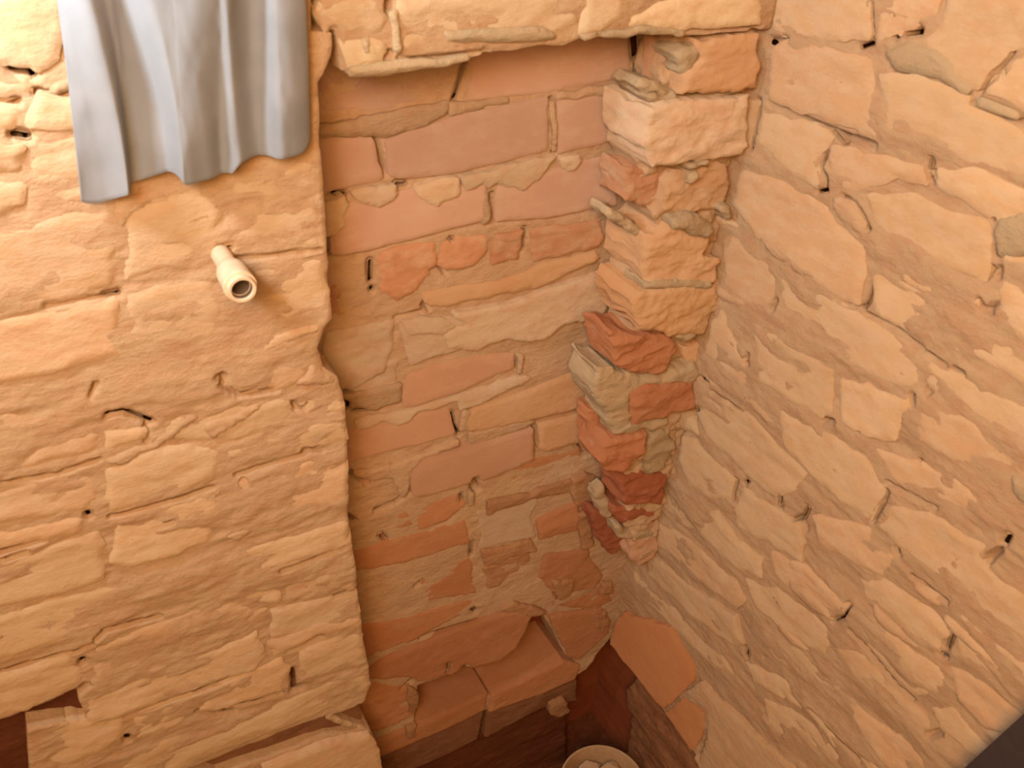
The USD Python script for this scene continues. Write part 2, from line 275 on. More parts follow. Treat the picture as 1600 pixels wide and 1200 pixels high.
BACK = [[[[348,1967],[557,1964],[557,1950],[547,1880],[493,1877],[428,1873],[360,1879],[349,1889]],"clean",-4,1.2],[[[565,1959],[826,1958],[843,1881],[696,1873],[561,1874]],"clean",-2,1.2],[[[331,1853],[422,1842],[434,1779],[396,1778],[323,1769]],"clean",2,1.5],[[[438,1836],[493,1847],[551,1859],[694,1868],[701,1786],[616,1778],[532,1772],[458,1778],[441,1785]],"clean",4,1.2],[[[710,1861],[831,1865],[871,1861],[882,1790],[718,1779]],"clean",3,1.2],[[[359,1742],[384,1754],[433,1758],[492,1759],[597,1757],[603,1690],[533,1685],[430,1677],[356,1676],[351,1685]],"clean",1,1.2],[[[613,1745],[706,1756],[832,1767],[845,1674],[701,1675],[616,1682]],"clean",2,1.2],[[[334,1672],[404,1664],[406,1623],[417,1585],[356,1575],[337,1590]],"red",-6,6],[[[420,1660],[432,1672],[514,1671],[520,1631],[496,1609],[479,1592],[448,1586],[426,1608]],"red",0,6],[[[525,1659],[538,1669],[607,1670],[605,1636],[578,1614],[533,1617],[514,1616]],"red",-4,6],[[[616,1665],[664,1665],[663,1613],[635,1611],[609,1611]],"red",2,6],[[[676,1663],[811,1654],[824,1620],[807,1602],[685,1601]],"red",2,5],[[[490,1588],[534,1589],[625,1581],[707,1596],[807,1600],[820,1582],[698,1553],[602,1557],[534,1555],[495,1564]],"orange",4,4],[[[335,1558],[445,1553],[443,1501],[422,1459],[362,1440],[318,1471]],"smear",2,4],[[[451,1546],[534,1537],[639,1531],[652,1503],[581,1471],[466,1462]],"smear",3,4],[[[360,1488],[450,1482],[445,1396],[389,1400],[369,1419]],"smear",-2,3],[[[451,1407],[466,1443],[535,1452],[606,1446],[663,1433],[668,1402],[608,1393],[553,1382],[476,1379],[458,1382]],"clean",2,1.2],[[[682,1432],[732,1451],[756,1470],[831,1459],[861,1446],[868,1389],[764,1389],[691,1387]],"clean",-12,1.2],[[[342,1374],[419,1365],[538,1360],[546,1324],[553,1293],[487,1294],[371,1300],[337,1292]],"clean",0,1.5],[[[563,1325],[585,1346],[700,1348],[819,1367],[835,1349],[841,1271],[733,1275],[612,1285],[571,1296]],"orange",5,2],[[[335,1258],[429,1244],[437,1197],[412,1176],[330,1184]],"clean",-6,1.5],[[[462,1242],[487,1265],[587,1264],[706,1264],[714,1185],[616,1174],[474,1182],[464,1194]],"clean",12,1.2],[[[720,1267],[837,1260],[850,1186],[739,1192],[724,1205]],"orange",8,1.5],[[[406,1168],[456,1166],[472,1109],[413,1109]],"clean",-4,3],[[[329,1173],[397,1163],[404,1102],[325,1110]],"clean",-8,2],[[[473,1156],[574,1154],[581,1116],[537,1094],[479,1091]],"clean",-2,3],[[[612,1165],[726,1176],[837,1166],[829,1103],[717,1104],[621,1117]],"clean",-6,1.5],[[[324,1098],[409,1092],[578,1082],[591,1012],[458,1020],[321,1047]],"clean",-2,3],[[[598,1093],[719,1081],[748,1083],[726,1027],[742,963],[611,982]],"smear",-2,3],[[[735,1016],[837,1028],[847,937],[746,953]],"red",5,4],[[[332,1026],[458,1003],[470,927],[351,924]],"clean",-10,4],[[[477,977],[595,972],[609,858],[486,891]],"clean",-4,3],[[[613,934],[730,929],[748,848],[630,857]],"smear",-4,4],[[[763,903],[879,870],[930,762],[913,728],[807,759],[755,835]],"red",2,5],[[[324,902],[455,875],[598,850],[606,817],[482,788],[324,798]],"clean",-4,3],[[[485,778],[607,784],[693,772],[743,734],[733,682],[710,641],[668,620],[541,642],[473,657],[452,683],[342,749],[398,776]],"red",5,3],[[[787,703],[941,649],[972,577],[973,541],[890,488],[861,521]],"red",5,2.5],[[[341,737],[451,662],[474,630],[472,556],[419,538],[332,563]],"clean",-2,4],[[[803,802],[928,753],[977,653],[932,643],[793,725]],"red",-4,5]]
LEDGE = [[[[330,523],[542,508],[648,507],[642,446],[543,443],[341,451]],"clean",0,2.5],[[[653,506],[847,513],[904,460],[894,412],[802,411],[649,434]],"clean",2,2.5],[[[347,434],[543,431],[642,431],[628,334],[543,330],[382,333]],"deep_brown",-8,4],[[[651,428],[803,398],[906,390],[916,301],[807,339],[646,327]],"deep_brown",-6,5]]
BACK_LUMP = [[[[330,1869],[383,1868],[437,1875],[531,1880],[536,1870],[522,1856],[493,1848],[460,1843],[432,1841],[365,1852],[330,1851]],5],[[[531,1877],[591,1873],[685,1872],[686,1868],[551,1861],[533,1861]],4],[[[707,1870],[838,1878],[840,1865],[742,1860],[710,1861]],3],[[[385,1773],[410,1774],[453,1773],[456,1763],[445,1749],[425,1743],[409,1750],[395,1756]],8],[[[475,1764],[512,1770],[549,1770],[552,1749],[547,1739],[522,1737],[516,1733],[500,1737],[484,1751]],8],[[[553,1769],[616,1775],[693,1781],[713,1781],[700,1760],[693,1753],[684,1739],[671,1735],[663,1727],[647,1734],[639,1741],[612,1751],[598,1745],[585,1753],[574,1747],[561,1747]],7],[[[713,1778],[751,1776],[758,1765],[750,1749],[736,1747],[724,1759]],8],[[[339,1763],[377,1766],[382,1751],[370,1736],[376,1723],[355,1711],[337,1711]],6],[[[587,1749],[600,1745],[604,1690],[591,1689]],4],[[[697,1860],[706,1861],[715,1783],[706,1784]],4],[[[455,1551],[490,1550],[534,1534],[551,1515],[523,1511],[468,1522]],6],[[[534,1543],[650,1542],[736,1550],[833,1555],[847,1495],[832,1453],[783,1471],[756,1470],[719,1451],[680,1453],[642,1471],[582,1465],[534,1483],[523,1511],[569,1517]],7],[[[347,1438],[391,1437],[422,1441],[452,1434],[448,1392],[409,1394],[377,1407]],3],[[[667,1428],[677,1431],[685,1388],[674,1389]],3],[[[365,1387],[442,1378],[535,1381],[608,1383],[685,1386],[699,1374],[679,1368],[635,1362],[591,1348],[560,1347],[550,1366],[523,1366],[476,1370],[464,1353],[441,1352],[419,1370],[391,1363],[369,1370]],6],[[[560,1347],[582,1340],[588,1303],[571,1294],[556,1309]],4],[[[574,1289],[651,1287],[705,1279],[720,1264],[666,1261],[590,1258],[580,1270]],4],[[[357,1285],[416,1273],[475,1275],[536,1282],[561,1283],[561,1270],[487,1262],[465,1245],[461,1195],[449,1184],[440,1211],[429,1240],[386,1250],[365,1264]],4],[[[807,1098],[840,1103],[867,1086],[879,1032],[863,1012],[830,1020],[807,1060]],10],[[[618,1110],[718,1099],[830,1094],[848,1071],[795,1062],[719,1078],[619,1076]],3],[[[574,1157],[587,1146],[591,1116],[577,1115]],4],[[[611,985],[727,961],[745,926],[624,934]],3],[[[785,821],[845,802],[842,742],[811,747]],8],[[[920,746],[957,732],[968,691],[930,703]],8],[[[660,793],[691,797],[741,762],[794,714],[743,730],[694,751]],6],[[[915,641],[952,633],[970,589],[951,565],[925,602]],8],[[[451,662],[471,632],[472,583],[449,564],[439,626]],6],[[[436,526],[461,522],[460,487],[442,488]],8],[[[832,998],[865,994],[886,882],[859,875]],6],[[[816,364],[862,361],[887,292],[849,296],[824,320]],8]]
CORNER = [[[[851,1961],[969,1966],[987,1883],[920,1882],[840,1889],[846,1915],[870,1934]],"orange",0,4,100],[[[820,1953],[896,1950],[898,1883],[884,1877],[831,1885]],"clean",-65,1.5,16],[[[787,1880],[881,1878],[978,1875],[986,1784],[902,1781],[807,1787],[782,1827]],"smear",2,5,110],[[[781,1779],[833,1768],[874,1760],[874,1726],[840,1705],[792,1727]],"red",-35,8,70],[[[856,1768],[918,1767],[967,1766],[987,1722],[979,1685],[922,1689],[885,1684],[851,1696],[850,1738]],"orange",-14,10,90],[[[818,1670],[880,1682],[956,1644],[941,1615],[982,1604],[978,1559],[890,1564],[833,1577]],"orange",-8,8,110],[[[798,1569],[820,1581],[892,1574],[980,1555],[999,1511],[973,1463],[897,1476],[825,1507]],"bright",4,8,110],[[[775,1507],[840,1485],[913,1460],[932,1434],[911,1393],[855,1395],[795,1436]],"red2",-12,10,80],[[[959,1420],[1000,1423],[1021,1354],[996,1347],[974,1381]],"orange",-25,4,60],[[[835,1364],[868,1373],[992,1345],[995,1286],[926,1285],[852,1295]],"red2",-6,6,90],[[[787,1225],[805,1273],[894,1260],[890,1228],[860,1187],[808,1197]],"red2",-4,9,80],[[[785,1312],[811,1308],[838,1228],[824,1183],[803,1225]],"red2",-55,6,50],[[[845,1161],[916,1144],[977,1115],[974,1044],[880,1075]],"red3",-20,8,70],[[[857,1068],[968,1016],[985,973],[927,969],[874,1021]],"red3",-40,8,60],[[[835,1038],[874,1031],[950,898],[911,877],[849,979]],"red3",-70,5,40],[[[913,960],[991,939],[993,877],[952,866],[920,910]],"clean",-30,4,60]]
CORNER_LUMP = [[[[827,1945],[844,1954],[873,1952],[876,1928],[859,1910],[837,1915]],-8,60],[[[773,1900],[784,1910],[813,1902],[840,1890],[839,1885],[793,1888]],-20,60],[[[787,1889],[892,1882],[992,1874],[991,1868],[895,1868],[795,1875]],-12,80],[[[867,1696],[898,1698],[943,1677],[954,1662],[934,1651],[915,1658],[898,1668],[870,1677]],6,60],[[[758,1723],[784,1708],[832,1671],[847,1657],[829,1656],[787,1686],[757,1710]],-25,50],[[[869,1784],[913,1782],[912,1774],[875,1773]],4,60],[[[881,1765],[899,1765],[904,1748],[887,1749]],2,50],[[[957,1701],[978,1698],[988,1674],[971,1671]],4,50],[[[759,1445],[801,1423],[857,1391],[923,1377],[978,1392],[1003,1366],[981,1340],[878,1365],[844,1356],[859,1289],[952,1273],[945,1254],[863,1264],[821,1275],[797,1329],[764,1377]],-14,80],[[[910,1242],[958,1244],[977,1191],[965,1139],[922,1143],[900,1187]],-18,60],[[[826,1590],[891,1585],[963,1567],[988,1547],[895,1565],[826,1576]],2,60],[[[907,1476],[949,1471],[966,1456],[931,1454]],2,50],[[[868,1016],[918,977],[987,959],[1002,930],[941,938],[886,977]],-30,50],[[[825,1101],[850,1108],[881,1045],[879,1002],[853,1022]],-60,30]]
RIGHT = [[[[1003,2025],[830,2052],[811,1990],[871,1979],[970,1960],[996,1979]],"dusty",None,4,30],[[[821,2054],[726,2071],[727,2039],[760,2013],[799,1993]],"dusty",None,4,30],[[[719,2065],[596,2082],[580,2047],[621,2024],[644,1975],[704,1980],[735,2011],[717,2037]],"dusty",None,4,30],[[[615,2022],[574,2048],[540,1969],[579,1970],[638,1975]],"dusty",None,4,30],[[[979,1945],[939,1963],[868,1969],[801,1969],[780,1929],[753,1877],[848,1875],[963,1870]],"dusty",None,4,30],[[[781,1960],[740,1972],[644,1966],[645,1956],[570,1949],[529,1945],[511,1903],[583,1900],[679,1890],[749,1878]],"dusty",None,4,30],[[[971,1852],[845,1867],[830,1858],[842,1831],[837,1805],[824,1781],[881,1784],[972,1799]],"dusty",None,4,30],[[[832,1846],[772,1859],[681,1868],[664,1850],[710,1837],[774,1799],[810,1800],[826,1818]],"dusty",None,4,30],[[[661,1873],[614,1891],[507,1892],[485,1841],[553,1826],[577,1842],[655,1852]],"dusty",None,4,30],[[[753,1803],[688,1832],[609,1833],[576,1841],[558,1817],[552,1781],[551,1768],[598,1755],[646,1751],[701,1754],[731,1774]],"dusty",None,4,30],[[[996,1726],[987,1759],[890,1770],[810,1762],[793,1749],[730,1739],[715,1709],[712,1690],[707,1654],[744,1643],[840,1656],[929,1665],[992,1695]],"dusty",None,4,30],[[[704,1714],[651,1734],[582,1740],[546,1743],[544,1727],[526,1718],[433,1722],[415,1679],[526,1671],[601,1658],[687,1652]],"dusty",None,4,30],[[[534,1784],[470,1808],[438,1732],[477,1727],[517,1733]],"dusty",None,4,30],[[[1012,1635],[970,1647],[891,1637],[867,1615],[858,1562],[923,1540],[975,1550]],"dusty",None,4,30],[[[864,1628],[809,1643],[708,1644],[694,1638],[594,1640],[582,1608],[577,1581],[633,1566],[727,1554],[835,1550]],"dusty",None,4,30],[[[582,1636],[533,1641],[404,1653],[387,1613],[458,1596],[517,1599],[574,1592]],"dusty",None,4,30],[[[990,1479],[965,1515],[891,1457],[874,1428],[891,1371],[970,1355],[994,1417]],"dusty",None,4,30],[[[892,1529],[817,1537],[721,1537],[697,1468],[711,1449],[785,1439],[857,1432]],"dusty",None,4,30],[[[707,1534],[589,1569],[583,1554],[584,1496],[635,1472],[681,1465]],"dusty",None,4,30],[[[575,1568],[515,1594],[455,1588],[377,1590],[370,1575],[456,1545],[496,1521],[556,1517]],"dusty",None,4,30],[[[974,1321],[953,1342],[841,1369],[788,1351],[710,1341],[723,1289],[757,1250],[837,1244],[947,1253],[978,1277]],"dusty",None,4,30],[[[792,1413],[700,1437],[622,1436],[574,1420],[573,1396],[578,1349],[627,1339],[703,1340],[766,1354]],"dusty",None,4,30],[[[616,1460],[547,1487],[490,1506],[422,1507],[339,1502],[323,1466],[398,1472],[463,1462],[514,1431],[569,1430]],"dusty",None,4,30],[[[1004,1210],[969,1227],[883,1221],[850,1216],[854,1169],[895,1128],[960,1117],[999,1153]],"dusty",None,4,30],[[[840,1162],[829,1217],[747,1234],[692,1240],[676,1213],[670,1173],[743,1153],[816,1121]],"dusty",None,4,30],[[[680,1279],[619,1316],[574,1337],[560,1316],[525,1320],[528,1277],[571,1257],[647,1238]],"dusty",None,4,30],[[[565,1352],[561,1397],[502,1427],[415,1443],[416,1420],[384,1414],[301,1413],[276,1355],[376,1347],[470,1345],[520,1340]],"dusty",None,4,30],[[[1016,1137],[981,1080],[874,1121],[815,1106],[748,1114],[735,1072],[796,1039],[926,1025],[1025,995]],"dusty",None,4,30],[[[738,1138],[657,1179],[562,1183],[567,1151],[580,1124],[633,1106],[715,1090]],"dusty",None,4,30],[[[565,1239],[508,1290],[412,1280],[409,1260],[408,1229],[444,1214],[505,1215],[555,1200]],"dusty",None,4,30],[[[396,1273],[408,1325],[347,1324],[263,1325],[243,1278],[325,1271],[379,1251]],"dusty",None,4,30],[[[1030,969],[931,1004],[789,1016],[748,999],[772,957],[881,931],[1026,901]],"dusty",None,4,30],[[[777,1037],[690,1087],[587,1102],[570,1084],[566,1039],[635,1014],[730,999]],"dusty",None,4,30],[[[551,1167],[509,1192],[449,1198],[403,1214],[382,1204],[379,1166],[410,1125],[473,1128],[544,1139]],"dusty",None,4,30],[[[388,1224],[336,1249],[235,1260],[196,1170],[282,1167],[304,1169],[362,1185]],"dusty",None,4,30],[[[1041,865],[893,897],[767,940],[731,891],[762,856],[876,831],[1027,802]],"dusty",None,4,30],[[[728,963],[630,998],[536,1036],[514,1006],[558,971],[659,934]],"dusty",None,4,30],[[[561,1075],[522,1117],[439,1103],[393,1112],[368,1092],[406,1050],[499,1050]],"dusty",None,4,30],[[[1070,777],[910,793],[772,822],[726,798],[795,760],[942,742],[1063,721]],"dusty",None,4,30],[[[724,856],[621,919],[513,925],[486,890],[565,898],[681,833]],"dusty",None,4,30],[[[509,1000],[423,1025],[349,1090],[258,1109],[259,1059],[396,952],[465,955]],"dusty",None,4,30],[[[1105,538],[1076,636],[920,745],[828,711],[821,686],[851,596],[886,507],[908,496],[1104,491]],"orange2",9,2,70],[[[840,605],[774,636],[760,586],[778,487],[883,494],[853,564]],"orange2",9,2,70],[[[829,633],[801,706],[650,730],[492,773],[737,465],[767,478],[746,581],[765,651]],"dusty",12,3,70],[[[659,820],[561,885],[443,893],[442,848],[486,802],[635,771]],"dusty",None,4,30]]
RIGHT_LUMP = [[[[561,1850],[536,1867],[497,1871],[475,1818],[515,1818],[543,1803],[560,1826]],6],[[[785,1985],[753,2006],[706,2007],[654,1980],[646,1967],[692,1973],[758,1966]],6],[[[643,1968],[611,1970],[536,1960],[533,1954],[582,1959],[637,1956]],7],[[[427,1555],[373,1580],[349,1525],[395,1531],[411,1537]],9],[[[805,1783],[770,1787],[737,1767],[732,1745],[782,1753],[804,1764]],2],[[[486,1310],[449,1319],[424,1311],[446,1296],[474,1295]],5],[[[434,1294],[390,1306],[333,1290],[283,1287],[293,1289],[348,1279],[411,1278]],4],[[[531,1217],[505,1215],[433,1218],[439,1201],[484,1192],[517,1195]],5],[[[371,1203],[332,1214],[298,1206],[281,1200],[308,1179],[354,1187]],5],[[[679,1026],[623,1026],[592,1027],[630,1001],[667,1004]],5],[[[684,1120],[643,1136],[598,1134],[572,1122],[618,1106],[672,1108]],4],[[[886,1667],[818,1671],[764,1665],[774,1655],[837,1646]],4],[[[932,1675],[858,1669],[839,1651],[894,1647]],3],[[[901,1405],[849,1397],[792,1389],[810,1370],[868,1379]],4],[[[666,1732],[627,1727],[590,1736],[623,1717],[657,1717]],4],[[[1042,1543],[1008,1547],[911,1552],[922,1534],[1002,1524]],4],[[[737,1078],[789,1079],[743,1072],[665,1058],[675,1039]],3]]
HOLES_FRONT = [[[[15,1998],[30,1992]],5.1],[[[30,1974],[42,1969],[61,1972]],1.8],[[[1,1935],[12,1932]],4.5],[[[-4,1965],[12,1967]],1.8],[[[47,1745],[61,1744]],2.8],[[[-14,1745],[51,1744]],1.2],[[[18,1586],[20,1589],[38,1586],[49,1576],[64,1562]],3.0],[[[58,1561],[54,1534]],1.3],[[[155,1591],[174,1569],[224,1563]],1.7],[[[267,1573],[264,1564],[257,1563]],1.3],[[[244,1534],[248,1524]],2.2],[[[248,1524],[260,1518],[268,1528]],1.4],[[[163,1427],[164,1421]],2.8],[[[-33,1446],[-32,1440]],3.2],[[[-137,1412],[-131,1413],[-114,1414]],2.3],[[[-139,1426],[-103,1426],[-91,1426]],1.9],[[[252,1448],[279,1442]],2.3],[[[156,1441],[200,1441],[251,1442]],1.4],[[[297,1259],[302,1260]],2.6],[[[198,1237],[297,1238]],1.8],[[[-93,1189],[-94,1184]],4.2],[[[-119,1123],[-100,1136]],4.3],[[[-71,992],[-71,985]],5.2],[[[193,996],[193,948]],5.2],[[[193,948],[202,946]],7.1],[[[190,1047],[248,1051]],2.3],[[[37,989],[64,963],[92,953]],3.5],[[[75,968],[169,951]],2.3],[[[-109,1046],[-60,1039],[35,1038],[135,1035]],2.3],[[[5,1388],[63,1393]],1.2],[[[-9,1431],[94,1430],[122,1431]],1.4],[[[-113,1527],[-53,1519],[-4,1526]],1.1],[[[278,1133],[314,1131]],2.2],[[[-190,1220],[-96,1212],[-75,1214]],1.6],[[[-69,1222],[-54,1234],[18,1223]],1.8],[[[180,1777],[191,1777]],3.6],[[[193,1760],[299,1754]],1.0],[[[5,1619],[15,1634]],1.1],[[[152,1604],[159,1607],[159,1592]],2.1]]
HOLES_LINTEL = [[[[336,2008],[339,1986],[342,1962]],4.2],[[[314,2040],[319,2036]],3.0],[[[401,2036],[401,2026]],2.3],[[[412,1974],[440,1971],[524,1973]],1.2],[[[526,1974],[527,1965]],2.9],[[[392,1976],[401,1981]],2.0],[[[330,1963],[348,1959]],5.4],[[[817,1978],[968,1971]],1.4],[[[795,1978],[806,1979]],1.4]]
HOLES_BACK = [[[[543,1880],[549,1893],[558,1922]],4.2],[[[558,1922],[564,1939]],3.7],[[[425,1839],[431,1814],[438,1788]],2.7],[[[701,1861],[707,1850]],2.5],[[[713,1786],[713,1783]],3.0],[[[840,1948],[847,1916]],9.2],[[[852,1902],[854,1887]],4.7],[[[361,1771],[377,1765]],4.1],[[[340,1765],[341,1759]],3.6],[[[455,1769],[468,1769]],4.2],[[[350,1706],[350,1683]],4.6],[[[350,1681],[391,1670],[430,1677],[533,1685],[603,1685],[713,1674],[817,1675]],1.2],[[[607,1730],[611,1689]],2.2],[[[410,1657],[410,1627]],4.3],[[[411,1614],[412,1610]],3.9],[[[542,1666],[546,1655]],4.4],[[[670,1662],[667,1627]],3.6],[[[396,1538],[397,1524]],3.5],[[[604,1512],[605,1502]],3.2],[[[495,1566],[505,1557]],2.5],[[[508,1623],[523,1625],[533,1614]],2.5],[[[447,1553],[490,1554]],1.5],[[[321,1510],[337,1487]],4.9],[[[358,1445],[364,1408]],4.6],[[[372,1399],[411,1391]],4.2],[[[363,1443],[384,1437]],2.6],[[[545,1340],[551,1311],[561,1288]],3.3],[[[589,1183],[598,1145]],10.1],[[[566,1146],[569,1124]],3.0],[[[407,1109],[414,1096]],5.9],[[[398,1175],[427,1178]],3.4],[[[455,1234],[461,1192]],2.8],[[[461,1192],[436,1177]],2.9],[[[753,714],[755,707]],17.6],[[[831,1184],[846,1155]],13.9],[[[878,1019],[882,1010]],8.1],[[[599,816],[606,805]],5.5],[[[575,644],[588,636]],11.0],[[[541,681],[541,651]],5.0],[[[434,655],[454,668]],5.7],[[[842,1437],[845,1405]],5.2],[[[837,1766],[843,1710]],4.2],[[[714,1257],[720,1183]],2.4],[[[593,1011],[592,976]],3.2],[[[473,947],[484,952]],3.8],[[[666,1403],[666,1416]],2.8],[[[806,770],[817,744]],5.1],[[[780,1292],[774,1287]],4.2],[[[358,1277],[385,1242]],2.2],[[[482,788],[607,776]],2.7],[[[342,1186],[358,1168]],3.4]]
HOLES_RIGHT = [[[[983,1950],[976,1950]],5.7],[[[975,1955],[951,1962]],1.5],[[[826,1980],[808,1989]],2.9],[[[812,1994],[823,2034]],1.2],[[[763,2013],[743,2019]],4.6],[[[777,2005],[774,2007]],3.2],[[[787,2023],[784,2017]],1.9],[[[833,1865],[813,1856]],3.9],[[[825,1864],[764,1868]],2.4],[[[962,1867],[833,1865]],1.8],[[[838,1832],[838,1812],[824,1800],[820,1785]],3.0],[[[834,1777],[818,1787]],3.0],[[[787,1787],[765,1784],[748,1774],[733,1761]],2.9],[[[675,1878],[674,1868]],3.2],[[[665,1866],[639,1864]],1.6],[[[672,1858],[665,1854]],1.8],[[[701,1688],[701,1665],[704,1652]],2.9],[[[735,1644],[704,1652]],1.5],[[[696,1645],[640,1647],[595,1643]],1.5],[[[574,1853],[568,1842]],3.1],[[[566,1859],[574,1850]],1.7],[[[550,1811],[548,1805]],3.5],[[[548,1787],[552,1772]],2.0],[[[539,1792],[537,1780]],1.8],[[[546,1744],[539,1737],[527,1739]],2.2],[[[529,1746],[516,1755],[504,1751]],1.6],[[[587,1642],[558,1640]],1.4],[[[546,1642],[533,1644]],2.3],[[[586,1573],[583,1565]],4.3],[[[566,1597],[567,1592]],2.4],[[[712,1447],[693,1456]],2.6],[[[647,1472],[627,1492]],1.8],[[[751,1256],[747,1240]],5.2],[[[711,1234],[696,1254],[693,1278]],4.0],[[[690,1244],[685,1237]],2.3],[[[570,1413],[570,1386],[576,1349]],2.0],[[[525,1336],[521,1330]],4.2],[[[396,1476],[396,1462]],3.8],[[[406,1426],[396,1450]],2.4],[[[405,1418],[401,1437]],2.5],[[[561,1179],[565,1145],[578,1122]],2.8],[[[407,1281],[404,1245]],3.4],[[[406,1229],[400,1233]],4.3],[[[386,1295],[387,1286]],2.1],[[[370,1083],[358,1101]],2.6],[[[546,1134],[498,1124],[441,1111],[415,1114]],1.7],[[[557,912],[446,908]],1.9],[[[725,885],[722,869]],5.3],[[[639,888],[611,879]],5.2],[[[638,787],[598,794]],4.8],[[[501,873],[487,869]],4.5],[[[488,1315],[428,1321]],1.6],[[[701,1069],[696,1065]],3.7],[[[542,1487],[540,1486]],2.5],[[[575,1425],[496,1440]],1.8],[[[533,1359],[507,1366]],1.6],[[[886,1467],[889,1449]],2.2],[[[920,1444],[882,1452]],2.3],[[[951,1350],[873,1357]],1.8],[[[856,1934],[903,1949]],1.2],[[[642,1972],[618,2025]],1.3],[[[627,2008],[618,1990]],1.1],[[[976,1293],[1016,1218],[1013,1191]],4.9],[[[850,1216],[851,1171]],2.4],[[[832,1225],[826,1234]],3.6],[[[963,1360],[984,1358]],3.6],[[[985,1864],[982,1792]],3.7],[[[1010,1025],[971,1040],[959,1040]],4.1],[[[860,1584],[862,1566]],2.1],[[[756,497],[746,581]],3.9],[[[768,1967],[721,1973]],1.4],[[[606,1957],[576,1960]],1.7]]
PIER_EDGE = [[313,2063],[310,2011],[333,2008],[331,1983],[314,1955],[309,1883],[309,1804],[308,1670],[307,1653],[294,1637],[285,1612],[291,1580],[308,1559],[315,1530],[318,1456],[314,1360],[310,1310],[313,1213],[316,1122],[319,1008],[324,937],[328,880],[313,837],[251,835],[319,751],[332,691],[346,526],[356,385]]
LINTEL_EDGE = [[345,1961],[349,1960],[360,1959],[473,1962],[525,1970],[610,1974],[639,1972],[662,1978],[697,1979],[753,1977],[829,1969],[852,1968]]
CAVITY = [[470,637],[541,633],[668,616],[710,636],[733,682],[747,728],[778,707],[816,622],[859,517],[898,464],[847,513],[656,506],[542,508],[464,515]]
GAP_FRONT = [[-4,853],[113,844],[228,841],[319,841],[322,753],[236,788],[142,795],[42,806]]
NOOK_FRONT = [[-261,1127],[-177,1127],[-143,1131],[-101,1138],[-114,1123],[-114,1059],[-141,1080],[-186,1098],[-221,921],[-306,955]]


def deep(holes): return unary_union([l.buffer(r * 0.85, 4).buffer(0) for l, r in holes if r > 0.0027]).simplify(0.0006)
def void_union(holes, grow=1.0): return unary_union([l.buffer(r * grow) for l, r in holes])
LEV = [2.25 - 0.277 - 0.0985 * k for k in range(-3, 19)]
def filler(parent, fr, area, used, u0, u1, z0, z1, mat, seed, proud, rough):
    r = random.Random(seed)
    for k, top in enumerate(LEV):
        if top > z1 or top < z0: continue
        x = u0 - (0.14 if k % 2 else 0.0) - r.uniform(0, 0.04)
        while x < u1:
            b = box(x, top - 0.086, x + 0.262, top - 0.010)
            x += 0.28
            q = b.intersection(area).difference(used)
            if isinstance(q, MultiPolygon): q = max(q.geoms, key=lambda g: g.area)
            if q.is_empty or q.geom_type != 'Polygon' or q.area < 0.28 * 0.0199: continue
            if q.buffer(-0.014).is_empty: continue
            brick(parent, q, fr, mat, proud + r.uniform(-0.002, 0.002), rough, skirt=0.03)

# ================================================================ wall_left: the pier in front, with its lintel
FR, BK, RT = frame('front'), frame('back'), frame('right')
edge = np.array(PIER_EDGE, float) / 1000
pier = Polygon([(-0.5, 2.52), (edge[0, 0], 2.52), *edge.tolist(), (0.37, 0.15), (-0.5, 0.15)]).buffer(0)
gap, nook = mpoly(GAP_FRONT), mpoly(NOOK_FRONT)
w = thing('wall_left', 'projecting pier of dusty peach brick carrying the cloth and pipe stub', kind='structure')
hf = holes_of(HOLES_FRONT); vf = void_union(hf, 0.75)
cut = nook.union(gap.intersection(pier.buffer(-0.012)))
bed(w, pier.buffer(-0.02), frame('front', -0.06), 'base', 0, 0.008, [], 24, step=0.012, skirt=0.02, name='recess_fill')  # dark sheet standing in for shade inside the deep holes
bed(w, box(-0.5, 0.55, -0.05, 1.22), frame('front', -0.03), 'base', 0, 0.008, [], 22, step=0.006, skirt=0.08, name='recess_fill')  # dark panel painted as the shade inside the nook
bed(w, box(-0.045, 0.60, 0.31, 0.95), frame('front', -0.022), 'deep_brown', 0, 0.008, [], 23, step=0.006, skirt=0.05, name='recess_fill')  # dark brown panel painted as the shade inside the gap
bed(w, pier.difference(cut).difference(deep(hf)), FR, 'mortar', -0.0012, 0.0062, hf, 21, skirt=0.115, streak=0.6)
used = []
for i, (p, mat, proud, rough) in enumerate(FRONT):
    pg = mpoly(p); used.append(pg)
    rr = random.Random(i)
    brick(w, pg.intersection(pier).difference(cut), FR, ('dusty', 'dusty_red', 'dusty')[i % 3] if mat == 'dusty' else mat, (rr.uniform(-1.5, 3.0) if proud is None else proud) / 1000, rough / 1000, void=vf, skirt=0.04, edge=0.013, drop=0.004, warp=0.007, streak=0.5, step=0.005, fine=1.25)
for p, d in FRONT_LUMP:
    brick(w, mpoly(p).intersection(pier), FR, 'mortar', d / 1000 - 0.001, 0.003, name='mortar_lump', edge=0.009, drop=0.007, step=0.005)
filler(w, FR, pier.buffer(-0.012), unary_union(used).buffer(0.014).union(gap.buffer(.01)).union(nook.buffer(.01)), -0.36, 0.36, 0.45, 2.5, 'dusty', 3, 0.0, 0.003)

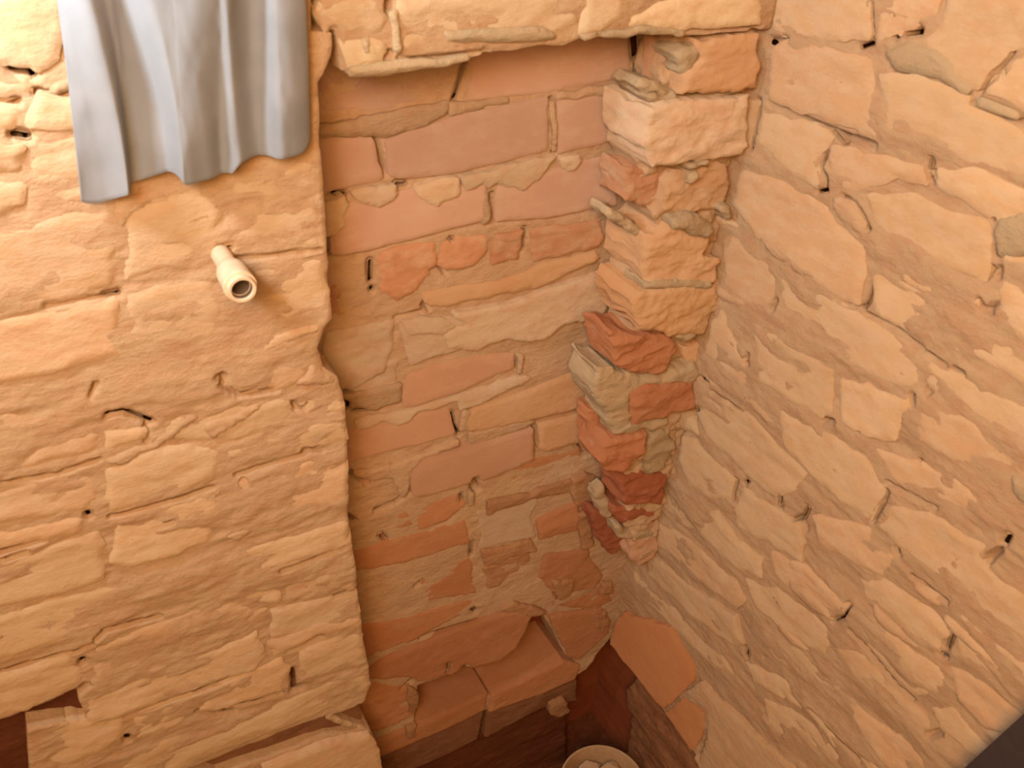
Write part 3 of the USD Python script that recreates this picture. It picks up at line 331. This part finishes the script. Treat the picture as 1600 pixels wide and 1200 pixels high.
le = np.array(LINTEL_EDGE, float) / 1000
lint = Polygon([(edge[0, 0] + 0.001, 2.52), (edge[1, 0] + 0.001, 2.04), *le.tolist(), (XR, le[-1, 1]), (XR, 2.52)]).buffer(0)
w = thing('wall_upper', 'brick lintel over the niche with ragged pale mortar along its lower edge', kind='structure')
hl = holes_of(HOLES_LINTEL); vl = void_union(hl, 0.8)
bed(w, lint.difference(vl.intersection(box(0.3, 1.9, 0.36, 2.05))), FR, 'mortar', -0.004, 0.005, hl, 33, skirt=0.118)
used = []
for i, (p, mat, proud, rough) in enumerate(LINTEL):
    pg = mpoly(p); used.append(pg)
    brick(w, pg.intersection(lint), FR, 'lintel', 0.003 * (i % 2), 0.0055, fine=1.8, streak=0.3, terr=0.7, void=vl, skirt=0.115, edge=0.012)
for p, d in LINTEL_LUMP:
    brick(w, mpoly(p), FR, 'mortar_pale', d / 1000, 0.003, name='mortar_lump', skirt=0.08, step=0.004)
filler(w, FR, lint.buffer(-0.01), unary_union(used).buffer(0.014), 0.3, XR, 1.95, 2.45, 'dusty', 4, 0.0, 0.004)

# ================================================================ wall_back: the niche
cav = mpoly(CAVITY)
hb = holes_of(HOLES_BACK); vb = void_union(hb, 0.8)
low_edge = [(0.28, 0.47), (0.47, 0.46), (0.70, 0.435), (0.80, 0.40), (0.93, 0.43), (1.0, 0.52)]
backp = Polygon([(0.28, 2.2), (1.0, 2.2), *low_edge[::-1]]).difference(cav).buffer(0)
if isinstance(backp, MultiPolygon): backp = max(backp.geoms, key=lambda g: g.area)
w = thing('wall_back', 'recessed niche wall of brown and orange bricks with broken course', kind='structure')
bed(w, Polygon([(0.29, 2.19), (0.98, 2.19), (0.98, 0.66), (0.29, 0.66)]), frame('back', -0.06), 'base', 0, 0.006, [], 42, step=0.012, skirt=0.02, name='recess_fill')  # dark backing gives the niche holes their shade by colour
bed(w, backp.difference(shapely.affinity.translate(cav, 0, -0.016)).difference(shapely.affinity.translate(cav, 0, -0.008)).difference(deep(hb)), BK, 'mortar_back', -0.005, 0.0045, hb, 41, skirt=0.09, depth=0.045)
for p, mat, proud, rough in BACK:
    zc = np.mean(np.array(p)[:, 1]) / 1000
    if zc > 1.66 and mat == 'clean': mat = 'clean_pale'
    if zc < 1.16 and mat in ('clean', 'red'): mat = 'low'  # low bricks take the colour with the light falloff painted in
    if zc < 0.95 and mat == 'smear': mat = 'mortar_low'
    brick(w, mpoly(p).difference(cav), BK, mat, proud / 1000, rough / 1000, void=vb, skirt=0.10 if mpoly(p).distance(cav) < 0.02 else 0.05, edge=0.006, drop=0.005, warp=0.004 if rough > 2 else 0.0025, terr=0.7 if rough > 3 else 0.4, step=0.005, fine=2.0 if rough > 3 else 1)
for p, d in BACK_LUMP:
    brick(w, mpoly(p), BK, ('mortar_low' if np.mean(np.array(p)[:, 1]) < 1120 else 'mortar_back' if d < 6 else 'smear'), d / 1000 + 0.001, 0.0028, name='mortar_lump', skirt=0.02, edge=0.005, drop=0.004, step=0.004, warp=0.0065, fine=1.8)
for p, mat, proud, rough in LEDGE:
    brick(w, mpoly(p), BK, 'low' if mat == 'clean' else mat, proud / 1000, rough / 1000, name='ledge_brick', skirt=0.16, edge=0.009, drop=0.007, step=0.005, warp=0.0, side=0.0025)

# ================================================================ wall_corner: the broken stub in the corner
w = thing('wall_corner', 'ragged broken brick stub running down the corner beside the right wall', kind='structure')
stub = Polygon([(0.835, 2.0), (XR, 2.0), (XR, 0.85), (0.955, 0.86), (0.90, 1.0), (0.865, 1.15), (0.86, 1.3), (0.84, 1.45), (0.83, 1.6), (0.85, 1.68), (0.80, 1.80), (0.835, 1.87)]).buffer(0)
bed(w, stub, frame('front', -0.034), 'mortar', 0.0, 0.014, [], 57, skirt=0.07, terr=0.7, warp=0.012, fine=2.0)
for p, mat, proud, rough, sk in CORNER:
    brick(w, mpoly(p), frame('front', proud / 1000), mat, 0, rough / 1000, skirt=min(sk / 1000, 0.115 + proud / 1000), edge=0.010, drop=0.006, warp=0.009, terr=0.75, step=0.0035, tilt=0.005, fine=2.4 if rough > 2 else 1, side=0.010 if rough > 2 else 0.001)
for p, d, sk in CORNER_LUMP:
    brick(w, mpoly(p), frame('front', d / 1000), 'mortar_pale', 0, 0.005, name='mortar_lump', skirt=sk / 1000, edge=0.012, drop=0.008, warp=0.009, step=0.0035, fine=2.4, side=0.006)

# ================================================================ wall_right
hr = holes_of(HOLES_RIGHT); vr = void_union(hr, 0.75)
rw = Polygon([(0.05, 2.45), (1.12, 2.45), (1.12, 0.50), (1.10, 0.484), (0.05, 0.47)])
w = thing('wall_right', 'long right wall of pale dusty bricks smeared with mortar', kind='structure')
bed(w, rw.buffer(-0.02), frame('right', -0.055), 'base', 0, 0.006, [], 64, step=0.012, skirt=0.02, name='recess_fill')  # dark backing colour stands for shade in the right wall holes
bed(w, rw.difference(deep(hr)), RT, 'mortar', -0.0012, 0.0064, hr, 63, skirt=0.08, streak=0.6)
used = []
for i, (p, mat, proud, rough, sk) in enumerate(RIGHT):
    pg = mpoly(p); used.append(pg); rr = random.Random(i + 900)
    brick(w, pg, RT, ('dusty', 'dusty_red', 'dusty')[i % 3] if mat == 'dusty' else mat, (rr.uniform(-1.5, 3.0) if proud is None else proud) / 1000, rough / 1000, void=vr, skirt=max(sk, 35) / 1000, edge=0.013, drop=0.004, warp=0.007, streak=0.5, step=0.005, fine=1.25)
for p, d in RIGHT_LUMP:
    brick(w, mpoly(p), RT, 'mortar_pale' if d > 5 else 'mortar', d / 1000, 0.003, name='mortar_lump', edge=0.009, drop=0.007, step=0.005)
filler(w, RT, rw.buffer(-0.01), unary_union(used).buffer(0.014), 0.10, 1.0, 0.47, 2.40, 'dusty', 6, 0.0, 0.003)

# ================================================================ wall_base: what lies below and behind the broken bottom courses
w = thing('wall_base', 'dark undermined footing below the niche and the right wall', kind='structure')
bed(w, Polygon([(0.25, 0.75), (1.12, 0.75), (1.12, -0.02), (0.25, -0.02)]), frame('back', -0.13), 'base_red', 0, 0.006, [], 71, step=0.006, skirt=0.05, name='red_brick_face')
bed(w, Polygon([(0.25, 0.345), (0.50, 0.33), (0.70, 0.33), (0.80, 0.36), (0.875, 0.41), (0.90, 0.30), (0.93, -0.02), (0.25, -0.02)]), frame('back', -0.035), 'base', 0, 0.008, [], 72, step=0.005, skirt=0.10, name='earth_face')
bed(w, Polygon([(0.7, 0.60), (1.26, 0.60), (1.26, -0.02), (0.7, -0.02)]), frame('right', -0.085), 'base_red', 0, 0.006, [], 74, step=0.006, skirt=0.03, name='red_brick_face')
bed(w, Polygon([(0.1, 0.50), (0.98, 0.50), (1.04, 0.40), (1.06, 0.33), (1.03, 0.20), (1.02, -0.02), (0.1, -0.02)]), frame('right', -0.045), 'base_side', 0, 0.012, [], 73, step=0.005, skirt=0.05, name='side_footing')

# ================================================================ floor of the pit
gx, gy = np.meshgrid(np.linspace(-0.6, 1.25, 150), np.linspace(-0.2, 1.45, 130))
uv = np.stack([gx.ravel(), gy.ravel()], 1)
hz = (fbm(pos(uv, 9, 9, 81), 5) - 0.5) * 0.03
n1, n0 = gx.shape[1], gx.shape[0]
q = (np.arange(n0 - 1)[:, None] * n1 + np.arange(n1 - 1)[None]).ravel()
w = thing('floor', 'dark earth floor of the dug-out pit under the niche', kind='structure')
part(w, 'soil', (np.column_stack([uv, hz]), np.stack([q, q + 1, q + n1 + 1, q + n1], 1)), 'soil')

# ================================================================ things
def lathe(profile, n=48):
    p = np.array(profile, float); k = len(p); a = np.linspace(0, 2 * np.pi, n, endpoint=False)
    V = np.stack([np.outer(np.cos(a), p[:, 0]), np.outer(np.sin(a), p[:, 0]), np.tile(p[:, 1], (n, 1))], -1).reshape(-1, 3)
    i = np.arange(n)[:, None] * k + np.arange(k - 1)[None]; j = (np.arange(n)[:, None] + 1) % n * k + np.arange(k - 1)[None]
    return V, np.stack([i.ravel(), j.ravel(), (j + 1).ravel(), (i + 1).ravel()], 1)
def turn(mesh, mat3, at=(0, 0, 0)):
    return np.asarray(mesh[0]) @ np.asarray(mat3, float).T + np.asarray(at, float), mesh[1]
OUT = [[1, 0, 0], [0, 0, -1], [0, 1, 0]]       # +z of the lathe becomes -y, out of the pier
t = thing('pipe_stub', 'cream plastic pipe stub with socket sticking out of the left pier', 'pipe', loc=(0.1792, 0.98, 1.7707))
part(t, 'pipe', turn(lathe([(0.0, -0.04), (0.0115, -0.04), (0.0115, 0.030), (0.0118, 0.034), (0.0150, 0.046), (0.0150, 0.05), (0.0, 0.05)]), OUT), 'plastic', 40)
part(t, 'socket', turn(lathe([(0.0105, 0.046), (0.0150, 0.044), (0.0172, 0.048), (0.0178, 0.056), (0.0178, 0.080), (0.0186, 0.081), (0.0186, 0.086), (0.0180, 0.0875), (0.0160, 0.0875), (0.0155, 0.085), (0.0105, 0.085)]), OUT), 'plastic', 40)
part(t, 'collar', turn(lathe([(0.0160, 0.080), (0.0158, 0.0935), (0.0150, 0.0950), (0.0122, 0.0950), (0.0113, 0.0935), (0.0113, 0.060), (0.0160, 0.060)]), OUT), 'plastic', 40)
part(t, 'bore', turn(lathe([(0.0113, 0.092), (0.0112, 0.052), (0.0, 0.052)]), OUT), 'plastic_inside', 40, label='dark inside of the pipe mouth')

# hanging cloth
from scipy.interpolate import PchipInterpolator as Pc
CT = ([0, .05, .11, .16, .25, .34, .50, .62, .68, .78, .90, 1], [6, 10, 17, 8, 5, 28, 26, 22, 26, 7, 23, 8])
CB = ([0, .08, .16, .22, .33, .40, .50, .56, .66, .74, .86, 1], [8, 12, 31, 6, 5, 31, 28, 17, 27, 8, 25, 6])
BOT = Pc([0, .06, .15, .25, .36, .42, .52, .62, .68, .82, .92, 1], [1.866, 1.861, 1.872, 1.878, 1.886, 1.877, 1.877, 1.878, 1.891, 1.889, 1.890, 1.910])
ns, nt_ = 150, 120
S = np.linspace(0, 1, ns); rows = []
for tt in np.linspace(0, 1, nt_):
    z = 2.44 + (BOT(S) - 2.44) * tt
    k = sstep((tt - 0.55) / 0.45)
    f = Pc(np.array(CT[0]) * (1 - k) + np.array(CB[0]) * k, np.array(CT[1]) * (1 - k) + np.array(CB[1]) * k)
    xl, xr = 0.076 - 0.028 * tt ** 2, 0.300 - 0.006 * tt
    d = f(S) / 1000 * (0.55 + 0.45 * sstep(tt * 3)) + 0.008 + 0.004 * np.sin(9 * tt + 14 * S)
    d = d + (fbm(np.stack([S * 9, np.full(ns, z * 14), np.full(ns, 2.0)], 1), 3) - 0.5) * 0.006
    rows.append(np.stack([xl + (xr - xl) * S + 0.004 * np.sin(30 * S + 4 * tt), DF - d, z], 1))
G = np.array(rows).reshape(-1, 3)
q = (np.arange(nt_ - 1)[:, None] * ns + np.arange(ns - 1)[None]).ravel()
front = np.stack([q, q + ns, q + ns + 1, q + 1], 1)
Bk = G + [0, 0.0022, 0]; nv = len(G)
rim = list(range(ns)) + [r * ns + ns - 1 for r in range(1, nt_)] + [(nt_ - 1) * ns + c for c in range(ns - 2, -1, -1)] + [r * ns for r in range(nt_ - 2, 0, -1)]
rim = np.array(rim); rn = np.roll(rim, -1)
t = thing('hanging_cloth', 'grey folded cloth hanging down the left pier beside the bright corner', 'cloth')
part(t, 'fabric', (np.vstack([G, Bk]), np.vstack([front, front[:, ::-1] + nv, np.stack([rim, rn, rn + nv, rim + nv], 1)])), 'cloth')
for x in (0.10, 0.19, 0.28):
    part(t, 'nail', turn(lathe([(0, -0.03), (0.002, -0.03), (0.002, 0.034), (0.005, 0.035), (0.005, 0.037), (0, 0.037)], 12), OUT, (x, DF, 2.42)), 'steel', 40)

# pail with rubble
def chunk(seed, size, squash=(1, 0.8, 0.6)):
    m = trimesh.creation.icosphere(subdivisions=3, radius=1.0); v = np.array(m.vertices); r = np.random.RandomState(seed)
    for _ in range(9):
        nrm = r.normal(size=3); nrm /= np.linalg.norm(nrm); d = v @ nrm; lim = r.uniform(0.45, 0.75)
        v = v - np.outer(np.maximum(0, d - lim), nrm)
    v *= 1 + 0.12 * (meshkit.fbm(v * 2.5 + seed * 3.1, 3) - 0.5)[:, None]
    return v * np.array(squash) * size, np.array(m.faces)
PX, PY, PZ = 0.848, 0.891, 0.30
t = thing('pail', 'cream plastic pail of rubble standing in the dark pit', 'bucket', loc=(PX, PY, 0.0))
part(t, 'body', lathe([(0.0, 0.012), (0.076, 0.012), (0.080, 0.016), (0.096, 0.292), (0.098, 0.300), (0.101, 0.300), (0.1035, 0.296), (0.1035, 0.288), (0.0995, 0.286), (0.083, 0.010), (0.080, 0.004), (0.0, 0.004)], 64), 'pail', 35)
hoop = trimesh.creation.torus(0.1045, 0.002, 64, 8); part(t, 'wire_handle', (np.array(hoop.vertices) + [0, 0, 0.275], np.array(hoop.faces)), 'steel')
rng = np.random.RandomState(8)
looks = ['orange', 'smear', 'red', 'mortar', 'orange', 'clean', 'smear']
spots = [(-0.02, 0.045, 0.262), (0.045, 0.03, 0.268), (-0.06, -0.01, 0.255), (0.0, -0.02, 0.272), (0.05, -0.035, 0.26), (-0.03, -0.06, 0.262), (0.015, 0.062, 0.25)]
words = ['orange', 'sandy', 'reddish', 'pale mortar', 'peach', 'brown', 'crusted']
places = ['at the back left of the pail', 'at the right of the pail', 'at the left of the pail', 'in the middle of the pail', 'at the front right of the pail', 'at the front left of the pail', 'against the far rim of the pail']
for i, (x, y, z) in enumerate(spots):
    cname = thing('rubble_chunk', f'{words[i]} rubble chunk lying {places[i]}', 'rubble', 'rubble in the pail', loc=(PX + x, PY + y, z + 0.014), rotz=float(rng.uniform(0, 360)))
    part(cname, 'lump', chunk(i, 0.034), looks[i], 30)
t = thing('rubble_fill', 'fine brick crumbs filling the pail below the chunks', 'rubble', kind='stuff', loc=(PX, PY, 0))
crumb = []
for i in range(90):
    a, r = rng.uniform(0, 6.28), 0.066 * math.sqrt(rng.uniform(0, 1)); v, f = chunk(200 + i % 8, rng.uniform(0.010, 0.018)); crumb.append(trimesh.Trimesh(v + [r * math.cos(a), r * math.sin(a), 0.232 + rng.uniform(-.006, .006)], f, process=False))
v, f = lathe([(0, 0.236), (0.05, 0.235), (0.086, 0.230), (0.086, 0.222), (0, 0.222)], 40)
crumb.append(trimesh.Trimesh(v, np.vstack([f[:, [0, 1, 2]], f[:, [0, 2, 3]]]), process=False))
cm = trimesh.util.concatenate(crumb); part(t, 'crumbs', (np.array(cm.vertices), np.array(cm.faces)), 'red', 30)

# loose pieces on the pit floor
for i, (x, y, s, mt, lab) in enumerate([(0.55, 1.00, 0.05, 'mortar', 'pale mortar lump on the pit floor below the ledge'), (0.70, 0.93, 0.045, 'red', 'red brick fragment on the pit floor left of the pail')]):
    c = thing('loose_fragment', lab, 'rubble', loc=(x, y, s * 0.42)); part(c, 'lump', chunk(40 + i, s), mt, 30)

# dark board leaning on the right wall
t = thing('dark_board', 'dark board leaning against the right wall at the lower right corner', 'board')
b0, b1 = np.array([0.487, 0.0]), np.array([0.198, 1.70]); dirn = (b1 - b0) / np.linalg.norm(b1 - b0); side = np.array([-dirn[1], dirn[0]]) 
side = side if side[0] < 0 else -side
c = [b0, b1, b1 + side * 0.16, b0 + side * 0.16]
bm = trimesh.creation.extrude_polygon(Polygon(c), 0.022); v = np.array(bm.vertices)
part(t, 'plank', (np.stack([XR - 0.012 - v[:, 2] - 0.006, v[:, 0], v[:, 1]], 1), np.array(bm.faces)[:, ::-1]), 'wood', False)
